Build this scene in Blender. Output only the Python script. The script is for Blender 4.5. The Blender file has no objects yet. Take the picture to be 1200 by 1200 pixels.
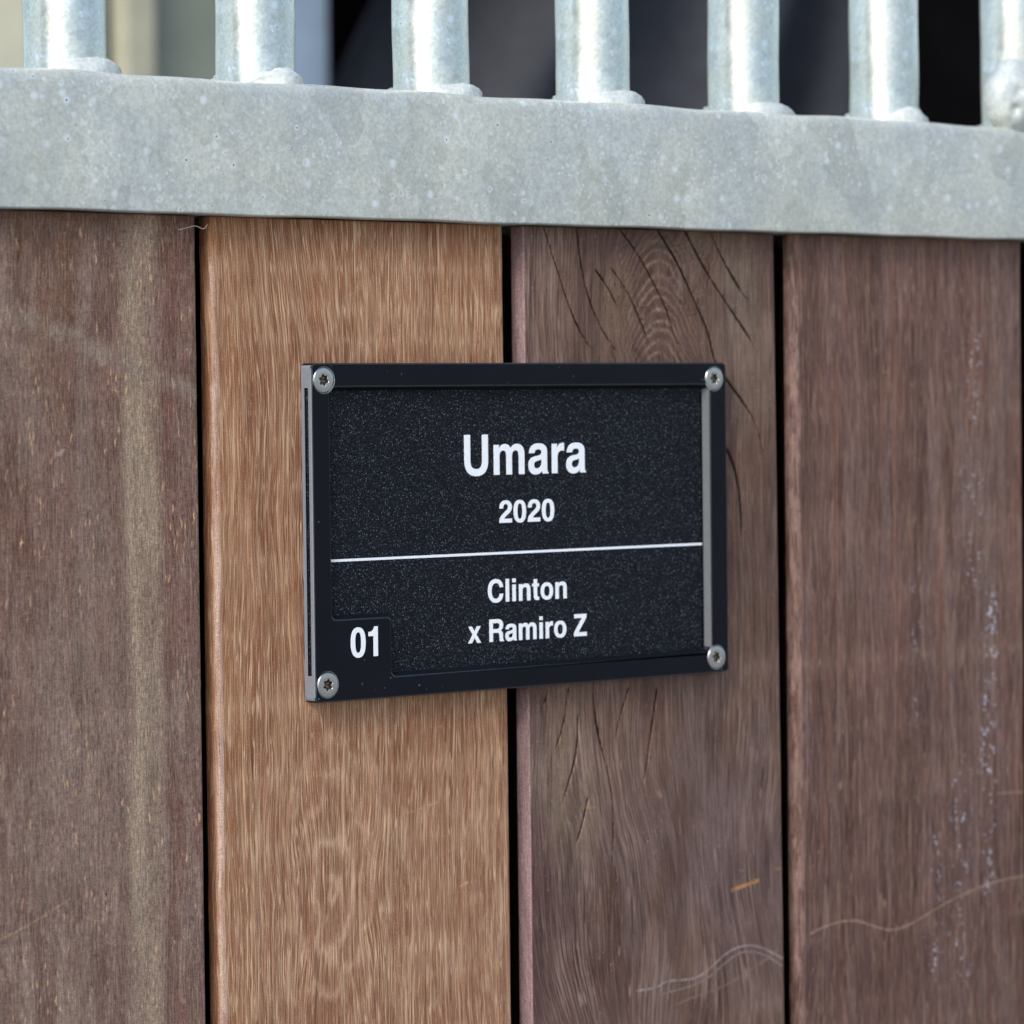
import bpy, bmesh, math, random
import numpy as np
from mathutils import Matrix, Vector
from mathutils.geometry import tessellate_polygon

random.seed(7)
scene = bpy.context.scene
COL = scene.collection
R = math.radians

# ---------------------------------------------------------------- camera
cam_d = bpy.data.cameras.new('camera')
cam = bpy.data.objects.new('camera', cam_d)
COL.objects.link(cam)
vr = Vector((0.75948047, -0.6504269, -0.01158735))
vu = Vector((0.02761977, 0.0144443, 0.99951414))
vf = Vector((0.64994351, 0.75943151, -0.02893481))
m = Matrix((vr, vu, -vf)).transposed().to_4x4()
m.translation = Vector((-0.65305083, -0.85797087, 0.08670552))
cam.matrix_world = m
cam_d.sensor_width = 36.0
cam_d.sensor_fit = 'HORIZONTAL'
cam_d.lens = 36.0 * 4286.18 / 1200.0
cam_d.clip_start = 0.05
cam_d.clip_end = 2000
cam_d.dof.use_dof = True
cam_d.dof.focus_distance = 1.078
cam_d.dof.aperture_fstop = 16.5
cam_d.dof.aperture_blades = 9
scene.camera = cam

# ---------------------------------------------------------------- light
SUN_EL, SUN_AZ_LEFT = 40.0, 63.0      # azimuth measured from the door normal (-Y) towards -X
sdir = Vector((-math.sin(R(SUN_AZ_LEFT)) * math.cos(R(SUN_EL)),
               -math.cos(R(SUN_AZ_LEFT)) * math.cos(R(SUN_EL)), math.sin(R(SUN_EL))))
world = bpy.data.worlds.new('World')
scene.world = world
world.use_nodes = True
wn = world.node_tree
sky = wn.nodes.new('ShaderNodeTexSky')
sky.sky_type = 'NISHITA'
sky.sun_disc = False
sky.sun_elevation = R(SUN_EL)
sky.sun_rotation = math.atan2(sdir.x, sdir.y)
sky.air_density = 1.0
sky.dust_density = 1.6
sky.ozone_density = 0.6
bg = wn.nodes['Background']
bg.inputs['Strength'].default_value = 0.15
wn.links.new(sky.outputs[0], bg.inputs[0])
sun_d = bpy.data.lights.new('sun', 'SUN')
sun_d.energy = 1.5
sun_d.angle = R(24)
sun_d.color = (1.0, 0.985, 0.965)
sun = bpy.data.objects.new('sun', sun_d)
COL.objects.link(sun)
sun.rotation_euler = sdir.to_track_quat('Z', 'Y').to_euler()
vs = scene.view_settings
vs.view_transform = 'Standard'
vs.look = 'None'
vs.exposure = 0.62
vs.gamma = 1.0

# ---------------------------------------------------------------- helpers
def srgb(r, g, b):
    def f(c):
        c /= 255.0
        return c / 12.92 if c <= 0.04045 else ((c + 0.055) / 1.055) ** 2.4
    return (f(r), f(g), f(b))

def tag(o, label=None, cat=None, group=None, kind=None):
    if label: o['label'] = label
    if cat: o['category'] = cat
    if group: o['group'] = group
    if kind: o['kind'] = kind
    return o

def empty(name, loc=(0, 0, 0)):
    o = bpy.data.objects.new(name, None)
    o.empty_display_size = 0.02
    o.location = loc
    COL.objects.link(o)
    return o

def link(name, me, mat, parent=None, smooth=False):
    if mat and not me.materials: me.materials.append(mat)
    if smooth:
        me.shade_smooth()
    o = bpy.data.objects.new(name, me)
    COL.objects.link(o)
    if parent: o.parent = parent
    return o

def from_bm(name, bm, mat, parent=None, smooth=False):
    me = bpy.data.meshes.new(name)
    bmesh.ops.recalc_face_normals(bm, faces=bm.faces[:])
    bm.to_mesh(me); bm.free()
    return link(name, me, mat, parent, smooth)

def box_bm(x0, x1, y0, y1, z0, z1, bev=0.0, seg=2, bm=None):
    bm = bm or bmesh.new()
    r = bmesh.ops.create_cube(bm, size=1.0)
    for v in r['verts']:
        v.co = Vector(((x0 + x1) / 2 + v.co.x * (x1 - x0), (y0 + y1) / 2 + v.co.y * (y1 - y0), (z0 + z1) / 2 + v.co.z * (z1 - z0)))
    if bev:
        es = list({e for v in r['verts'] for e in v.link_edges})
        bmesh.ops.bevel(bm, geom=es, offset=bev, segments=seg, affect='EDGES', profile=0.5)
    return bm

# node helper
class NT:
    def __init__(s, name):
        s.mat = bpy.data.materials.new(name); s.mat.use_nodes = True
        s.t = s.mat.node_tree; s.n = s.t.nodes; s.l = s.t.links
        s.bsdf = s.n['Principled BSDF']
    def put(s, sock, v):
        if isinstance(v, bpy.types.NodeSocket): s.l.new(v, sock)
        elif isinstance(v, (tuple, list)) and len(v) == 3 and sock.type == 'RGBA': sock.default_value = (*v, 1)
        elif v is not None: sock.default_value = v
    def set(s, **k):
        for a, v in k.items(): s.put(s.bsdf.inputs[a.replace('_', ' ')], v)
    def wob(s, v, a, sc=420.0):
        n = s.n.new('ShaderNodeVectorMath'); n.operation = 'MULTIPLY_ADD'
        s.put(n.inputs[0], s.noise(v, sc, 2.0, 0.5, out='Color')); n.inputs[1].default_value = (a, a, a); s.put(n.inputs[2], v)
        return n.outputs[0]
    def attr(s, name):
        n = s.n.new('ShaderNodeAttribute'); n.attribute_name = name; return n
    def obj(s):
        return s.n.new('ShaderNodeTexCoord').outputs['Object']
    def mapv(s, v, scale, loc=(0, 0, 0)):
        n = s.n.new('ShaderNodeMapping'); s.put(n.inputs[0], v); n.inputs['Scale'].default_value = scale; n.inputs['Location'].default_value = loc
        return n.outputs[0]
    def noise(s, v, scale=1.0, detail=3.0, rough=0.5, dist=0.0, out='Fac'):
        n = s.n.new('ShaderNodeTexNoise'); s.put(n.inputs['Vector'], v)
        n.inputs['Scale'].default_value = scale; n.inputs['Detail'].default_value = detail
        n.inputs['Roughness'].default_value = rough; n.inputs['Distortion'].default_value = dist
        return n.outputs[out]
    def vor(s, v, scale=1.0, feature='F1', out='Distance', rand=1.0):
        n = s.n.new('ShaderNodeTexVoronoi'); n.feature = feature; s.put(n.inputs['Vector'], v)
        n.inputs['Scale'].default_value = scale; n.inputs['Randomness'].default_value = rand
        return n.outputs[out]
    def ramp(s, f, stops, interp='LINEAR'):
        n = s.n.new('ShaderNodeValToRGB'); s.put(n.inputs[0], f); cr = n.color_ramp; cr.interpolation = interp
        while len(cr.elements) < len(stops): cr.elements.new(0.5)
        for e, (p, c) in zip(cr.elements, stops):
            e.position = p; e.color = (*c, 1) if isinstance(c, (tuple, list)) else (c, c, c, 1)
        return n.outputs[0]
    def step(s, f, a, b, lo=0.0, hi=1.0):
        n = s.n.new('ShaderNodeMapRange'); n.interpolation_type = 'SMOOTHSTEP'
        s.put(n.inputs['Value'], f); n.inputs['From Min'].default_value = a; n.inputs['From Max'].default_value = b
        n.inputs['To Min'].default_value = lo; n.inputs['To Max'].default_value = hi
        return n.outputs[0]
    def math(s, op, a, b=None, c=None):
        n = s.n.new('ShaderNodeMath'); n.operation = op; s.put(n.inputs[0], a)
        if b is not None: s.put(n.inputs[1], b)
        if c is not None: s.put(n.inputs[2], c)
        return n.outputs[0]
    def mix(s, f, a, b, mode='MIX'):
        n = s.n.new('ShaderNodeMix'); n.data_type = 'RGBA'; n.blend_type = mode
        s.put(n.inputs['Factor'], f); s.put(n.inputs['A'] if False else n.inputs[6], a); s.put(n.inputs[7], b)
        return n.outputs[2]
    def bump(s, h, strength, dist, nrm=None):
        n = s.n.new('ShaderNodeBump'); s.put(n.inputs['Height'], h); n.inputs['Strength'].default_value = strength
        n.inputs['Distance'].default_value = dist
        if nrm: s.put(n.inputs['Normal'], nrm)
        return n.outputs[0]

# numpy noise --------------------------------------------------------------
def vnoise(x, y, seed):
    rs = np.random.RandomState(seed); T = rs.rand(256, 256)
    xi = np.floor(x).astype(int); yi = np.floor(y).astype(int)
    fx = x - xi; fy = y - yi
    fx = fx * fx * (3 - 2 * fx); fy = fy * fy * (3 - 2 * fy)
    a = T[xi & 255, yi & 255]; b = T[(xi + 1) & 255, yi & 255]; c = T[xi & 255, (yi + 1) & 255]; d = T[(xi + 1) & 255, (yi + 1) & 255]
    return (a * (1 - fx) + b * fx) * (1 - fy) + (c * (1 - fx) + d * fx) * fy
def fbm(x, y, seed, o=3):
    s = 0.0; a = 0.5; t = 0.0
    for i in range(o):
        s = s + a * vnoise(x * 2 ** i + 13.7 * i, y * 2 ** i + 5.1 * i, seed + i); t += a; a *= 0.5
    return s / t
def sstep(v, a, b):
    t = np.clip((v - a) / (b - a), 0, 1); return t * t * (3 - 2 * t)
def pdist(x, z, pts):
    """distance to a polyline and the run along it (0..1); points are smoothed first"""
    P = np.array(pts, float)
    for _ in range(2):                      # Chaikin corner cutting
        if len(P) > 2:
            Q = [P[0]]
            for a, b in zip(P[:-1], P[1:]): Q += [a * .75 + b * .25, a * .25 + b * .75]
            Q.append(P[-1]); P = np.array(Q)
    L = np.hypot(*(P[1:] - P[:-1]).T); tot = L.sum(); acc = 0
    D = np.full(x.shape, 1e3); T = np.zeros(x.shape)
    for (a, b, l) in zip(P[:-1], P[1:], L):
        d = b - a; t = np.clip(((x - a[0]) * d[0] + (z - a[1]) * d[1]) / max(l * l, 1e-9), 0, 1)
        dd = np.hypot(x - a[0] - t * d[0], z - a[1] - t * d[1]); k = dd < D
        D = np.where(k, dd, D); T = np.where(k, (acc + t * l) / tot, T); acc += l
    return D, T

# ---------------------------------------------------------------- materials
def wood_material(name, streak_pale, streak_dark, pale_amt, dark_amt, fleck=0.0, fleck_col=(0.5, 0.35, 0.2), across=900.0, along=26.0,
                  pale_lo=0.50, pale_hi=0.64, ripple=0.0, rough=0.62, spec=0.16, drops=0.0, bump=0.75, ridge=None, pitted=0.8, second=0.55):
    t = NT(name)
    g = t.attr('grain').outputs['Vector']          # metres: warped across, along, ring
    tint = t.attr('tint'); mk = t.attr('mark')
    sep = t.n.new('ShaderNodeSeparateXYZ'); t.put(sep.inputs[0], g)
    sx = t.n.new('ShaderNodeSeparateColor'); t.put(sx.inputs[0], mk.outputs['Color'])   # r crack, g plain mark, b pore density
    keep = t.math('SUBTRACT', 1.0, sx.outputs[1])
    fine = t.noise(t.mapv(g, (across, along, 0)), 1.0, 2.5, 0.55)
    fine2 = t.noise(t.mapv(g, (across * 2.1, along * 2.3, 0), (7, 3, 0)), 1.0, 2.0, 0.6)
    broad = t.noise(t.mapv(g, (across * 0.16, along * 0.5, 0), (1, 9, 0)), 1.0, 3.0, 0.5)
    micro = t.noise(t.obj(), 2600.0, 2.0, 0.6)
    pal = t.math('MULTIPLY', t.math('MULTIPLY', t.step(fine, pale_lo, pale_hi), t.step(fine2, 0.30, 0.62, 0.25, 1.0)), t.math('MULTIPLY', sx.outputs[2], pale_amt))
    if ridge:           # long wavering fibres, a hair wide
        ra, rl, rw = ridge
        r1 = t.math('ABSOLUTE', t.math('SUBTRACT', t.noise(t.mapv(g, (ra, rl, 0), (5, 2, 0)), 1.0, 1.0, 0.4), 0.5))
        r2 = t.math('ABSOLUTE', t.math('SUBTRACT', t.noise(t.mapv(g, (ra * 1.45, rl * 1.8, 0), (9, 6, 0)), 1.0, 1.0, 0.4), 0.5))
        lines = t.math('MAXIMUM', t.step(r1, rw, rw * 0.15), t.math('MULTIPLY', t.step(r2, rw * 1.1, rw * 0.15), 0.8))
        lines = t.math('MULTIPLY', lines, t.step(t.noise(t.mapv(g, (ra * 0.5, rl * 1.5, 0), (1, 7, 0)), 1.0, 2.0, 0.5), 0.26, 0.48))
        lines = t.math('MULTIPLY', lines, t.math('MULTIPLY', t.math('MINIMUM', t.math('MULTIPLY_ADD', sx.outputs[2], 0.8, 0.25), 1.0), pale_amt))
        pal = t.math('MAXIMUM', t.math('MULTIPLY', pal, 0.45), lines)
    pal = t.math('MULTIPLY', pal, keep)
    drk = t.math('MULTIPLY', t.math('MULTIPLY', t.step(fine, 0.50, 0.33), dark_amt), keep)
    base = tint.outputs['Color']
    bl = t.mix(0.5, base, t.ramp(broad, [(0.3, 0.62), (0.7, 1.38)]), 'MULTIPLY')
    base = t.mix(1.0, bl, t.ramp(broad, [(0.3, 1.0), (0.7, 1.0)]), 'MULTIPLY')
    base = t.mix(second, base, t.ramp(fine2, [(0.3, 0.6), (0.7, 1.42)]), 'MULTIPLY')
    base = t.mix(0.8, base, t.ramp(micro, [(0.30, 0.45), (0.70, 1.55)]), 'MULTIPLY')
    pit = t.noise(t.mapv(g, (across * 1.7, along * 5.0, 0), (11, 2, 0)), 1.0, 3.0, 0.65)
    base = t.mix(pitted, base, t.ramp(pit, [(0.34, 0.42), (0.46, 0.92), (0.56, 1.08), (0.68, 1.6)]), 'MULTIPLY')
    c = t.mix(drk, base, streak_dark)
    c = t.mix(pal, c, streak_pale)
    h = t.math('SUBTRACT', t.math('ADD', t.math('MULTIPLY', fine, 0.9), t.math('MULTIPLY', fine2, 0.5)), t.math('MULTIPLY', pal, 0.3))
    h = t.math('ADD', h, t.math('MULTIPLY', micro, 0.35))
    if fleck:
        wob = t.noise(t.obj(), 160.0, 2.0, 0.5)
        v = t.n.new('ShaderNodeTexVoronoi'); t.put(v.inputs['Vector'], t.mapv(t.wob(g, 0.0022), (640, 105, 0), (3, 1, 0))); v.inputs['Scale'].default_value = 1.0
        fl = t.step(t.math('ADD', v.outputs['Distance'], t.math('MULTIPLY', t.math('SUBTRACT', fine2, 0.5), 0.5)), 0.20, 0.06)
        sc_ = t.n.new('ShaderNodeSeparateColor'); t.put(sc_.inputs[0], v.outputs['Color'])
        clump = t.step(t.noise(t.mapv(g, (45, 14, 0)), 1.0, 2.0), 0.33, 0.52)
        fl = t.math('MULTIPLY', t.math('MULTIPLY', fl, t.step(sc_.outputs[0], 0.1, 1.0)), t.math('MULTIPLY', clump, fleck))
        v2 = t.vor(t.mapv(t.wob(g, 0.001), (800, 190, 0), (5, 8, 0)), 1.0)
        fl2 = t.math('MULTIPLY', t.math('MULTIPLY', t.step(v2, 0.30, 0.12), t.step(t.noise(t.mapv(g, (70, 30, 0), (4, 4, 0)), 1.0, 2.0), 0.5, 0.66)), fleck * 0.7)
        fl = t.math('MULTIPLY', t.math('MAXIMUM', fl, fl2), keep)
        c = t.mix(fl, c, fleck_col)
        h = t.math('ADD', h, t.math('MULTIPLY', fl, 0.4))
    if ripple:
        rp = t.noise(t.mapv(g, (520, 1500, 0), (2, 2, 0)), 1.0, 2.0, 0.5, 1.6)
        c = t.mix(ripple, c, t.mix(1.0, c, t.ramp(rp, [(0.3, 0.62), (0.68, 1.4)]), 'MULTIPLY'))
        h = t.math('ADD', h, t.math('MULTIPLY', rp, 0.4 * ripple))
    if drops:
        dv = t.vor(t.obj(), 620.0); dm = t.math('MULTIPLY', t.step(dv, 0.50, 0.30), t.math('MULTIPLY', t.attr('drop').outputs['Fac'], drops))
        c = t.mix(t.math('MINIMUM', t.math('MULTIPLY', dm, 1.3), 0.92), c, (0.50, 0.50, 0.56))
        h = t.math('ADD', h, t.math('MULTIPLY', dm, 1.2))
    # dirt lodged in the drying cracks
    cd = t.attr('crackdist').outputs['Fac']
    cw = t.math('ADD', cd, t.math('MULTIPLY', t.math('SUBTRACT', fine2, 0.5), 0.12))
    cm = t.step(cw, 0.44, 0.18)
    c = t.mix(cm, c, (0.018, 0.012, 0.010))
    h = t.math('SUBTRACT', h, t.math('MULTIPLY', cm, 3.0))
    nrm = t.bump(h, bump, 0.00035)
    rg = t.math('ADD', t.math('MULTIPLY', fine, 0.25), rough - 0.12)
    t.set(Base_Color=c, Roughness=rg, Normal=nrm)
    t.bsdf.inputs['Specular IOR Level'].default_value = spec
    return t.mat

def galv_material(name, metallic=0.55, rough=0.5, bright=1.0):
    t = NT(name); o = t.obj()
    big = t.noise(o, 38.0, 3.0, 0.55); 
    wv = t.n.new('ShaderNodeVectorMath'); wv.operation = 'MULTIPLY_ADD'
    t.put(wv.inputs[0], t.noise(o, 160.0, 2.0, 0.5, out='Color')); wv.inputs[1].default_value = (0.006, 0.006, 0.006); t.put(wv.inputs[2], o)
    sp = t.n.new('ShaderNodeTexVoronoi'); t.put(sp.inputs['Vector'], t.mapv(wv.outputs[0], (75, 75, 48))); sp.inputs['Scale'].default_value = 1.0
    spc = t.n.new('ShaderNodeSeparateColor'); t.put(spc.inputs[0], sp.outputs['Color'])
    fine = t.noise(o, 900.0, 3.0, 0.6)
    mid = t.noise(o, 240.0, 4.0, 0.6)
    c = t.mix(t.step(big, 0.38, 0.62), (0.47, 0.50, 0.475), (0.53, 0.545, 0.485))
    c = t.mix(0.55, c, t.ramp(spc.outputs[0], [(0.0, 0.82), (1.0, 1.16)]), 'MULTIPLY')
    c = t.mix(0.7, c, t.ramp(mid, [(0.3, 0.87), (0.7, 1.13)]), 'MULTIPLY')
    c = t.mix(0.7, c, t.ramp(fine, [(0.3, 0.78), (0.7, 1.22)]), 'MULTIPLY')
    # white zinc blooms with a pin hole in the middle
    v = t.n.new('ShaderNodeTexVoronoi'); t.put(v.inputs['Vector'], o); v.inputs['Scale'].default_value = 190.0
    vc = t.n.new('ShaderNodeSeparateColor'); t.put(vc.inputs[0], v.outputs['Color'])
    sel = t.step(vc.outputs[0], 0.45, 0.55); clus = t.step(t.noise(o, 34.0, 2.0), 0.42, 0.56)
    size = t.math('MULTIPLY_ADD', vc.outputs[1], 0.22, 0.10)
    rel = t.math('DIVIDE', v.outputs['Distance'], size)
    bloom = t.math('MULTIPLY', t.math('MULTIPLY', t.step(rel, 1.25, 0.25), sel), t.math('MULTIPLY_ADD', clus, 0.8, 0.15))
    pin = t.math('MULTIPLY', t.math('MULTIPLY', t.step(v.outputs['Distance'], 0.075, 0.045), sel), t.step(vc.outputs[2], 0.6, 0.7))
    c = t.mix(t.math('MULTIPLY', bloom, 0.7), c, (0.76, 0.82, 0.86))
    vb = t.n.new('ShaderNodeTexVoronoi'); t.put(vb.inputs['Vector'], t.mapv(t.wob(o, 0.0022, 500.0), (1, 1, 1), (.4, .2, .7))); vb.inputs['Scale'].default_value = 310.0
    vbc = t.n.new('ShaderNodeSeparateColor'); t.put(vbc.inputs[0], vb.outputs['Color'])
    rr = t.math('ABSOLUTE', t.math('SUBTRACT', vb.outputs['Distance'], 0.25))
    ringm = t.math('MULTIPLY', t.math('MULTIPLY', t.step(t.math('MULTIPLY', rr, t.math('MULTIPLY_ADD', vbc.outputs[1], 0.9, 0.7)), 0.17, 0.02), t.step(vbc.outputs[0], 0.50, 0.60)), t.step(t.noise(t.mapv(o, (1, 1, 1), (.3, 0, .1)), 30.0, 2.0), 0.47, 0.60))
    c = t.mix(t.math('MULTIPLY', ringm, 0.42 if bright == 1.0 else 0.0), c, (0.80, 0.85, 0.88))
    pinm = t.math('MULTIPLY', t.math('MULTIPLY', t.step(vb.outputs['Distance'], 0.16, 0.08), t.step(vbc.outputs[0], 0.74, 0.80)), t.step(t.noise(t.mapv(o, (1, 1, 1), (.3, 0, .1)), 30.0, 2.0), 0.5, 0.60))
    c = t.mix(t.math('MULTIPLY', pinm, 0.55 if bright == 1.0 else 0.0), c, (0.14, 0.15, 0.16))
    c = t.mix(pin, c, (0.12, 0.13, 0.13))
    v2 = t.vor(o, 420.0)
    s2 = t.math('MULTIPLY', t.step(v2, 0.30, 0.12), t.step(t.noise(o, 55.0, 2.0), 0.46, 0.62))
    c = t.mix(t.math('MULTIPLY', s2, 0.55), c, (0.74, 0.80, 0.84))
    # dark specks and faint file marks
    ds = t.math('MULTIPLY', t.step(t.vor(t.mapv(o, (300, 300, 300), (3, 3, 1)), 1.0), 0.13, 0.05), t.step(t.noise(o, 42.0, 2.0), 0.5, 0.62))
    c = t.mix(t.math('MULTIPLY', ds, 0.55), c, (0.16, 0.18, 0.19))
    ln = t.noise(t.mapv(o, (900, 900, 30)), 1.0, 2.0); lm = t.math('MULTIPLY', t.step(ln, 0.60, 0.68), t.step(t.noise(o, 26.0, 1.0), 0.52, 0.64))
    c = t.mix(t.math('MULTIPLY', lm, 0.14), c, (0.62, 0.66, 0.66))
    if bright != 1.0: c = t.mix(1.0, c, (bright * .97, bright, bright * 1.05), 'MULTIPLY')
    h = t.math('ADD', t.math('ADD', t.math('MULTIPLY', mid, 0.8), t.math('MULTIPLY', fine, 0.25)), t.math('MULTIPLY', bloom, 0.5))
    h = t.math('SUBTRACT', h, t.math('MULTIPLY', pin, 1.5))
    t.set(Base_Color=c, Metallic=metallic, Roughness=t.math('MULTIPLY_ADD', mid, 0.22, rough - 0.11), Normal=t.bump(h, 0.25, 0.0005))
    return t.mat

M_rail = galv_material('galvanised_rail', 0.30, 0.50)
M_bar = galv_material('galvanised_tube', 0.86, 0.34, 1.30)
M_weld = galv_material('galvanised_weld', 0.2, 0.55, 1.12)

def plastic():
    t = NT('black_plastic'); o = t.obj()
    n = t.noise(o, 700.0, 3.0, 0.6); b = t.noise(o, 60.0, 3.0, 0.6)
    dust = t.math('MULTIPLY', t.step(t.vor(o, 300.0), 0.11, 0.04), t.step(t.noise(o, 90.0, 2.0), 0.46, 0.60))
    c = t.mix(t.math('MULTIPLY', dust, 0.5), t.mix(b, (0.0045, 0.006, 0.0085), (0.0075, 0.009, 0.0125)), (0.25, 0.27, 0.3))
    t.set(Base_Color=c, Roughness=t.math('MULTIPLY_ADD', b, 0.14, 0.30), Normal=t.bump(n, 0.05, 0.0003))
    t.bsdf.inputs['Specular IOR Level'].default_value = 0.09
    return t.mat
def panel_mat():
    t = NT('grained_black_panel'); o = t.obj()
    w = t.n.new('ShaderNodeVectorMath'); w.operation = 'MULTIPLY_ADD'
    t.put(w.inputs[0], t.noise(o, 1500.0, 1.0, 0.5, out='Color')); w.inputs[1].default_value = (0.0004, 0, 0.0004); t.put(w.inputs[2], o)
    n = t.vor(t.mapv(w.outputs[0], (1.0, 1.0, 1.0)), 2300.0, 'SMOOTH_F1')
    n2 = t.noise(o, 2400.0, 2.0, 0.6)
    h = t.math('ADD', t.math('MULTIPLY', n, -1.0), t.math('MULTIPLY', n2, 1.2))
    c = t.ramp(n2, [(0.3, (0.002, 0.0025, 0.0035)), (0.7, (0.009, 0.011, 0.015))])
    g1 = t.vor(t.mapv(w.outputs[0], (1, 1, 1), (.3, .1, .2)), 1350.0, 'F1'); gc = t.n.new('ShaderNodeTexVoronoi'); t.put(gc.inputs['Vector'], t.mapv(w.outputs[0], (1, 1, 1), (.3, .1, .2))); gc.inputs['Scale'].default_value = 1350.0
    gs = t.n.new('ShaderNodeSeparateColor'); t.put(gs.inputs[0], gc.outputs['Color'])
    glint = t.math('MULTIPLY', t.step(g1, 0.36, 0.12), t.step(gs.outputs[0], 0.12, 0.95))
    c = t.mix(t.math('MULTIPLY', glint, 0.85), c, (0.165, 0.185, 0.215))  # sparkle of the grain: glints painted into the base colour
    n3 = t.noise(t.mapv(w.outputs[0], (1, 1, 1), (.7, .2, .4)), 1900.0, 2.0, 0.6)
    c = t.mix(t.math('MULTIPLY', t.step(n3, 0.54, 0.68), 0.5), c, (0.065, 0.075, 0.095))  # second, fainter layer of painted glints
    t.set(Base_Color=c, Roughness=0.42, Normal=t.bump(h, 0.9, 0.0003))
    t.bsdf.inputs['Specular IOR Level'].default_value = 0.10
    return t.mat
def simple(name, col, rough=0.5, metal=0.0, spec=0.5, nscale=0, var=0.15, bump=0.0, bd=0.0003):
    t = NT(name); c = col
    if nscale:
        n = t.noise(t.obj(), nscale, 4.0, 0.6)
        c = t.mix(1.0, col, t.ramp(n, [(0.25, 1 - var), (0.75, 1 + var)]), 'MULTIPLY')
        if bump: t.set(Normal=t.bump(n, bump, bd))
    t.set(Base_Color=c, Roughness=rough, Metallic=metal)
    t.bsdf.inputs['Specular IOR Level'].default_value = spec
    return t.mat
M_plastic = plastic()
M_panel = panel_mat()
M_wall = simple('shaded_routed_wall', (0.12, 0.125, 0.135), 0.5, nscale=800, var=0.12)  # darker copy of the edge grey, partial shade put into the colour
M_arris = simple('plastic_arris_highlight', (0.016, 0.019, 0.025), 0.3, nscale=500, var=0.3)  # lighter than the body: edge highlight put into the colour
M_edge = simple('scuffed_edge_rim_highlight', (0.20, 0.225, 0.26), 0.5, nscale=800, var=0.12, bump=0.1)
M_white = simple('white_lettering', (0.82, 0.85, 0.88), 0.5, nscale=900, var=0.06)
M_socket = simple('screw_socket_steel', (0.16, 0.14, 0.11), 0.3, 0.85, nscale=2500, var=0.4)  # darker than the head: shade of the recess put into the steel colour
M_steel = simple('stainless_steel', (0.44, 0.435, 0.42), 0.30, 0.92, nscale=1500, var=0.08, bump=0.06)
M_dark = simple('dark_recess', (0.012, 0.010, 0.009), 0.9, nscale=200)  # near-black, standing for the shade in joints and plate recess
M_ground = simple('yard_concrete', (0.30, 0.285, 0.26), 0.85, nscale=9, var=0.25, bump=0.3, bd=0.004)

# ---------------------------------------------------------------- setting
bm = bmesh.new()
for a, b in ((-60, -60), (60, -60), (60, 60), (-60, 60)):
    bm.verts.new((a * 15, b * 15, -1.25))
bm.faces.new(bm.verts)
tag(from_bm('ground', bm, M_ground), kind='structure')

# ---------------------------------------------------------------- stable front
door = empty('stable_front', (0.08, 0.014, -0.60))
tag(door, 'stable front of upright brown hardwood planks below a galvanised rail and round steel bars', 'stable front')
DP = Matrix.Translation(-door.location)
def on_door(o):
    o.parent = door
    o.matrix_parent_inverse = DP
    return o

CR3 = [[(95.8,142.0),(99.9,132.0),(105.1,119.5),(110.3,109.4),(119.1,100.3)],[(109.3,142.3),(111.9,125.5),(118.2,111.9),(128.6,100.1)],
 [(116.7,129.8),(123.1,123.0),(127.3,115.7)],[(122.8,130.8),(130.4,123.0),(136.5,112.8),(142.2,100.3)],
 [(127.4,142.4),(134.6,135.5),(142.2,125.4),(148.4,115.9),(153.8,100.3)],
 [(143.6,142.8),(152.0,132.9),(158.3,122.5),(166.0,109.7),(168.2,100.8),(173.5,94.7),(181.5,86.9),(186.9,80.5),(190.2,70.6)],
 [(155.9,142.5),(165.2,129.0),(177.2,116.1),(186.0,106.4),(191.8,96.6)],[(166.5,142.8),(175.1,129.9),(185.0,118.7)],
 [(168.0,80.0),(173.9,71.7),(178.1,63.6),(179.8,51.3),(180.1,40.1)],[(104.0,-0.9),(101.3,-15.2),(95.1,-24.4)],
 [(107.8,-9.2),(107.2,-22.6),(102.0,-34.8),(98.4,-42.6)],
 [(114.0,-2.6),(115.6,-16.2),(120.1,-28.9),(122.5,-41.8),(121.5,-59.9),(120.2,-71.5)],[(129.7,-2.4),(124.0,-15.6),(123.5,-22.9)],
 [(141.9,-3.1),(138.7,-18.5),(136.3,-31.2),(132.8,-39.1)],[(111.7,-36.4),(109.0,-45.3),(105.3,-53.1)],[(95.4,-1.5),(93.2,-6.7)]]
CRW = [.7,.6,.45,.75,.95,1.2,1.0,.75,1.5,.35,.4,.75,.4,.5,.5,.3]
SCR1 = [([(-106.8,-59.0),(-98.7,-56.5),(-90.4,-53.0),(-83.6,-50.1)], .55, (160,138,110), .65),
        ([(-85.3,74.8),(-83.6,75.7)], .9, (165,160,155), .7)]
SCR2 = [([(38.1,-35.8),(44.1,-34.7),(50.2,-33.4)], .5, (200,170,135), .8), ([(58.9,-59.7),(61.6,-58.9)], .6, (205,175,140), .8)]
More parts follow.
